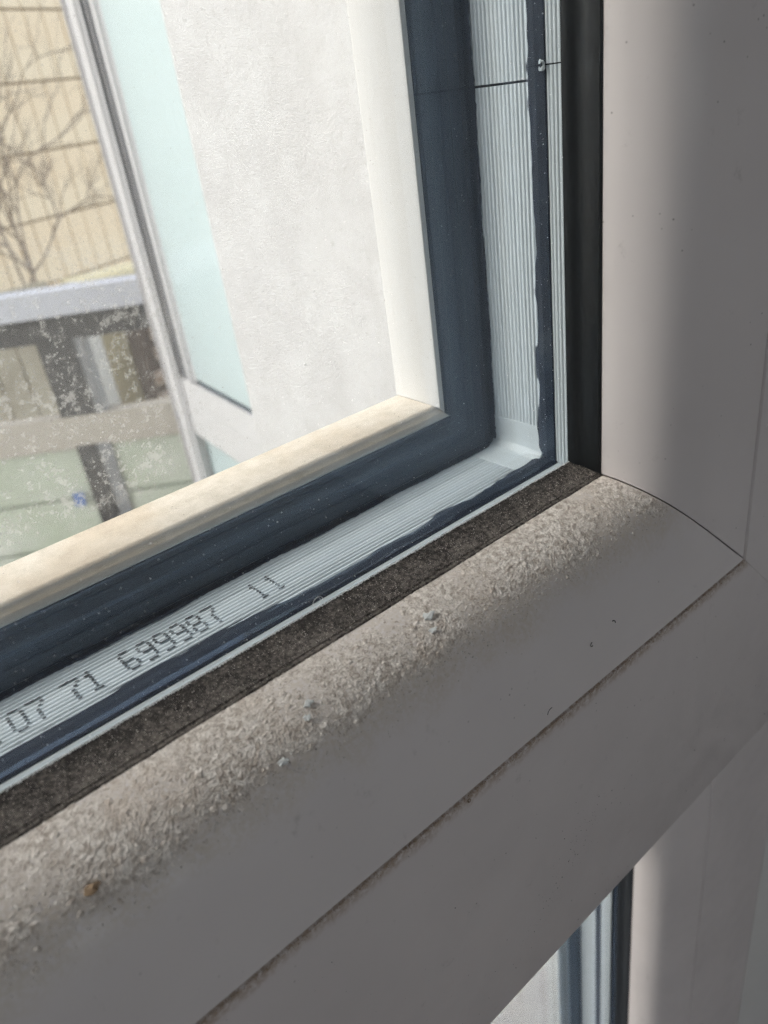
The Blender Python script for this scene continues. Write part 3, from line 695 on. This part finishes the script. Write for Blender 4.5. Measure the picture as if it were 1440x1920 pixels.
tube('lint', curl((.0330, -.0257, .0015), (.2, 0, 1), (1, 0, 0), (0, -.2, 0), .0012, .4, 31, 8), .00006, M['speck'], label='tiny white lint speck on the right hand stile', cat='lint')

n = 420
gx = rng.uniform(-150, 60, n); gz = -30.5 - rng.random(n) * 66; cl_ = rng.random(n) < .35
gx = np.where(cl_, -36 + rng.standard_normal(n) * 7, gx); gz = np.where(cl_, -72 + (gx + 36) * .8 + rng.standard_normal(n) * 3.5, gz); gz = gz.clip(-96, -30.5)
P = np.stack([gx, np.full(n, -25.71), gz], -1) * MM
grains('rail_specks', P, None, (rng.gamma(1.4, .030, n) + .025).clip(0, .15) * MM, M['lint'], 'sparse dark dirt specks scattered on the flat face of the lower rail', 'dirt')
n = 160
P = np.stack([rng.uniform(30.5, 60, n), np.full(n, -25.71), rng.uniform(-25, 110, n)], -1) * MM
grains('stile_specks', P, None, (rng.gamma(1.3, .022, n) + .02).clip(0, .12) * MM, M['lint'], 'a few tiny dark specks on the right hand stile of the sash', 'dirt')

# ---------------------------------------------------------------- balcony screen of mint glass
scr = empty('balcony_screen', 'white framed balcony side screen with frosted mint glass', 'screen', (.331, .98, -1.0))
inv = Matrix.Translation((-.331, -.98, 1.0))
def add(o):
    o.matrix_parent_inverse = inv; return o
AS = (.359, .98); us_ = (-.11, -1.0)      # s runs from the far post back towards the house
ul = math.hypot(*us_)
def sbox(n, s0, s1, n0, n1, z0, z1, m, bev=.002): return add(obox(n, AS, us_, s0, s1, n0, n1, z0, z1, m, scr, bev))
sbox('post', -.050, -.0005, -.02, .02, -1.0, .75, M['sframe'], .006)
sbox('seal', .0, .0155, -.014, .016, -.262, .75, M['seal'], .003)
sbox('inner_frame', .016, .052, -.0125, .010, -.262, .75, M['sframe'], .006)
sbox('glass_panel', .0525, .56, -.0120, .008, -.259, .75, M['mint'], .001)
sbox('seal', .0, .56, -.010, .012, -.268, -.2625, M['seal'], .001)
sbox('rail', .0, .56, -.018, .018, -.303, -.2685, M['sframe'], .004)
sbox('joint_strip', .0, .56, -.012, .014, -.308, -.3035, M['gsteel'], .001)
sbox('rail', .0, .56, -.018, .018, -.352, -.3085, M['sframe'], .004)
sbox('glass_panel', .0, .56, -.004, .008, -.9, -.3525, M['mint'], .001)
sbox('rail', .0, .56, -.018, .018, -.96, -.9005, M['sframe'], .004)
sbox('post', .5605, .62, -.02, .02, -1.0, .75, M['sframe'], .004)

# ---------------------------------------------------------------- balustrade
bal = empty('balustrade', 'balcony balustrade with lavender handrail, dark posts and sage boards', 'railing', (.4254, 1.2, -1.0))
AB = (.4254, 1.2); ub = (-.8, .6)
invb = Matrix.Translation((-.4254, -1.2, 1.0))
def bbox(n, s0, s1, n0, n1, z0, z1, m, bev=.002):
    o = obox(n, AB, ub, s0, s1, n0, n1, z0, z1, m, bal, bev); o.matrix_parent_inverse = invb; return o
# normal n = (-.6,-.8): positive n is towards the house
bbox('handrail', -.6, 1.6, -.02, .028, -.187, -.158, M['rail'], .006)
bbox('top_beam', -.6, 1.6, -.012, .012, -.236, -.1875, M['steel'], .002)  # shade under the handrail put into this beam's dark colour
bbox('mid_rail', -.6, 1.6, -.015, .015, -.431, -.376, M['beigeb'], .003)
for s in (.150, .62, 1.10, -.32):
    bbox('post', s, s + .062, -.016, .012, -.3755, -.2365, M['steel'], .002)
    bbox('post_lit_side', s - .016, s - .0005, -.016, .0125, -.3755, -.2365, M['gsteel'], .001)  # paler grey strips paint in the lit side of each post
    bbox('post', s + .018, s + .052, .0120, .017, -.99, -.4315, M['steel'], .002)
    bbox('post_lit_side', s - .008, s + .0175, .0120, .016, -.99, -.4315, M['gsteel'], .001)
z = -.4400
for i in range(5):
    bbox('board', -.6, 1.6, -.010, .010, z - .088, z, M['sage'], .003); z -= .103
bbox('cable_tie', .222, .238, .0175, .0215, -.545, -.524, NT('blue_tie').set((.10, .22, .55, 1), .5, .4), .002)

# ---------------------------------------------------------------- building across the yard
GZ = -2.2
bld = empty('apartment_building', 'beige panelled building facade across the yard behind the bare tree', 'building', (2.0, 6.0, GZ))
invf = Matrix.Translation((-2.0, -6.0, -GZ))
uf = Vector((.927, .375)); nf_ = Vector((-.375, .927)); Df = .927 * 5.0
AF = nf_ * Df                      # point of the facade line closest to the origin
def fbox(n, s0, s1, n0, n1, z0, z1, m, bev=0.0):
    o = obox(n, AF, uf, s0, s1, n0, n1, z0, z1, m, bld, bev); o.matrix_parent_inverse = invf; return o
fbox('wall', -3.2, 6.0, .02, .5, GZ, 3.6, M['cladback'])
pw, ph = .150, .402
s_ref = 2303 / 1000 * .927 + 5.931 * .375; pan0 = None
proto = None
for r_ in range(-2, 4):
    z0 = -.425 + r_ * ph
    for c_ in range(-11, 6):
        s0 = s_ref + c_ * pw
        if proto is None:
            proto = bpy.data.meshes.new('panel'); bm = bmesh.new(); bmesh.ops.create_cube(bm, size=1)
            for v in bm.verts: v.co = Vector((v.co.x * (pw - .008), v.co.y * .02, v.co.z * (ph - .013)))
            bmesh.ops.bevel(bm, geom=[e for e in bm.edges], offset=.002, segments=1, affect='EDGES'); bm.to_mesh(proto); bm.free(); proto.materials.append(M['clad'])
        o = bpy.data.objects.new('panel', proto); COL.objects.link(o); o.parent = bld; o.matrix_parent_inverse = invf
        cpt = AF + uf * (s0 + pw / 2) + nf_ * (.004 + random.uniform(-.002, .002))
        o.location = (cpt.x, cpt.y, z0 + ph / 2); o.rotation_euler = (random.uniform(-.004, .004), 0, math.atan2(uf.y, uf.x))
fbox('parapet', -3.2, 6.0, -.05, .55, 3.601, 3.75, M['pier'])

# yard things between
struct(box('ground', (-40, .33, GZ - .3), (60, 90, GZ), M['ground']))
yw = empty('garden_wall', 'low yellow rendered wall standing below the handrail', 'wall', (1.0, 3.4, GZ))
def at(x, y): return (x, y)
def wbox(par, n, lo, hi, m, bev=.0):
    o = box(n, lo, hi, m, None, bev); o.parent = par; o.matrix_parent_inverse = Matrix.Translation(-Vector(par.location)); return o
wbox(yw, 'wall_body', (.95, 3.2, GZ), (2.6, 3.35, -.46), M['yellow'], .01)
wbox(yw, 'plinth', (1.0, 2.78, GZ), (2.6, 2.85, -.93), M['yellow'], .01)
wp = empty('gate_pier', 'off-white gate pier to the left of the yellow wall', 'pier', (.95, 3.1, GZ))
wbox(wp, 'shaft', (.833, 3.0, GZ), (.935, 3.15, -.48), M['pier'], .01); wbox(wp, 'cap', (.82, 2.985, -.479), (.948, 3.165, -.45), M['pier'], .006)
# rubble stone wall, its stones separate
sw = empty('stone_wall', 'brown rubble stone wall to the right of the yellow wall', 'wall', (1.3, 2.9, GZ))
wbox(sw, 'core', (1.05, 2.92, GZ), (2.4, 3.05, -.52), M['mortar'])
stone_me = []
for k in range(5):
    bm = bmesh.new(); bmesh.ops.create_icosphere(bm, subdivisions=1, radius=.5)
    for v in bm.verts:
        v.co = Vector([math.copysign(abs(c) ** .6, c) * .62 for c in v.co]) * random.uniform(.85, 1.1)
    me = bpy.data.meshes.new('stone'); bm.to_mesh(me); bm.free(); me.materials.append(M['stone']); stone_me.append(me)
for r_ in range(14):
    x = 1.03 + random.uniform(0, .05); z0 = -1.75 + r_ * .09
    while x < 2.3:
        w = random.uniform(.09, .16)
        o = bpy.data.objects.new('stone', random.choice(stone_me)); COL.objects.link(o); o.parent = sw; o.matrix_parent_inverse = Matrix.Translation(-Vector(sw.location))
        o.location = (x + w / 2, 2.905, z0 + random.uniform(-.008, .008)); o.scale = (w * .97, .07, .088); o.rotation_euler = (0, random.uniform(-.12, .12), 0)
        x += w
gt = empty('wooden_gate', 'olive brown boarded gate below the handrail at far left', 'gate', (.5, 3.0, GZ))
for k in range(9):
    x0 = -.05 + k * .095
    o = wbox(gt, 'board', (x0, 3.0, GZ + .05), (x0 + .089, 3.025, -.40), M['olive'], .004)
wbox(gt, 'brace', (-.05, 3.026, -.75), (.80, 3.05, -.68), M['olive'], .003)
# fallen branch pile / beam lying before the yellow wall
tube('pole', [(1.00, 2.73, -.93), (1.12, 2.74, -.86), (1.30, 2.76, -.76)], .022, M['bark'], label='dark wooden pole leaning at the foot of the stone wall', cat='pole')

# bare tree in front of the facade
tree = empty('bare_tree', 'leafless tree with thin tangled branches against the beige facade', 'tree', (1.25, 4.4, GZ))
invt = Matrix.Translation((-1.25, -4.4, -GZ))
def grow(rs, p, d, L, r, depth, acc):
    pts = [tuple(p)]; n = 6; q = Vector(p); dd = Vector(d)
    for i in range(n):
        dd = (dd + Vector((rs.uniform(-.32, .32), rs.uniform(-.2, .2), rs.uniform(-.22, .25)))).normalized(); q = q + dd * (L / n); pts.append(tuple(q))
        if depth > 0 and i >= 1 and rs.random() < .75:
            nd = (dd + Vector((rs.uniform(-1, 1), rs.uniform(-.6, .6), rs.uniform(-.5, .9)))).normalized()
            grow(rs, q, nd, L * rs.uniform(.45, .75), r * .62, depth - 1, acc)
    acc.append((pts, r))
def tubes_mesh(name, acc, mat, parent, seg=5):
    V = []; F = []
    for pts, r in acc:
        n = len(pts)
        for i, p in enumerate(pts):
            p = Vector(p); t_ = (Vector(pts[min(i + 1, n - 1)]) - Vector(pts[max(i - 1, 0)])).normalized(); a = t_.orthogonal().normalized(); b = t_.cross(a); rr = r * (1 - .55 * i / (n - 1))
            b0 = len(V) if i == 0 else b0
            for k in range(seg): V.append(p + (a * math.cos(6.283 * k / seg) + b * math.sin(6.283 * k / seg)) * rr)
        for i in range(n - 1):
            for k in range(seg): F.append((b0 + i * seg + k, b0 + i * seg + (k + 1) % seg, b0 + (i + 1) * seg + (k + 1) % seg, b0 + (i + 1) * seg + k))
    o = mesh_obj(name, V, F, mat, parent, 60); o.matrix_parent_inverse = invt; return o
tr_pts = [(1.18, 4.4, GZ), (1.22, 4.4, -1.6), (1.18, 4.38, -1.1), (1.16, 4.42, -.85)]
tubes_mesh('trunk', [(tr_pts, .035)], M['bark'], tree, 10)
for k, (dx, dz, L) in enumerate([(-.5, 1, 1.2), (.05, 1, 1.3), (.45, .8, 1.0), (-.9, .5, 1.0), (.8, .45, .6), (.2, 1, .9), (-.2, .9, .8)]):
    acc = []; rs = random.Random(60 + k); grow(rs, (1.22 - .06 * k, 4.42, -.98 + .05 * k), Vector((dx, rs.uniform(-.1, .1), dz)).normalized(), L, .0095, 4 if k != 3 else 3, acc)
    o = tubes_mesh('branch', acc, M['bark'], tree)
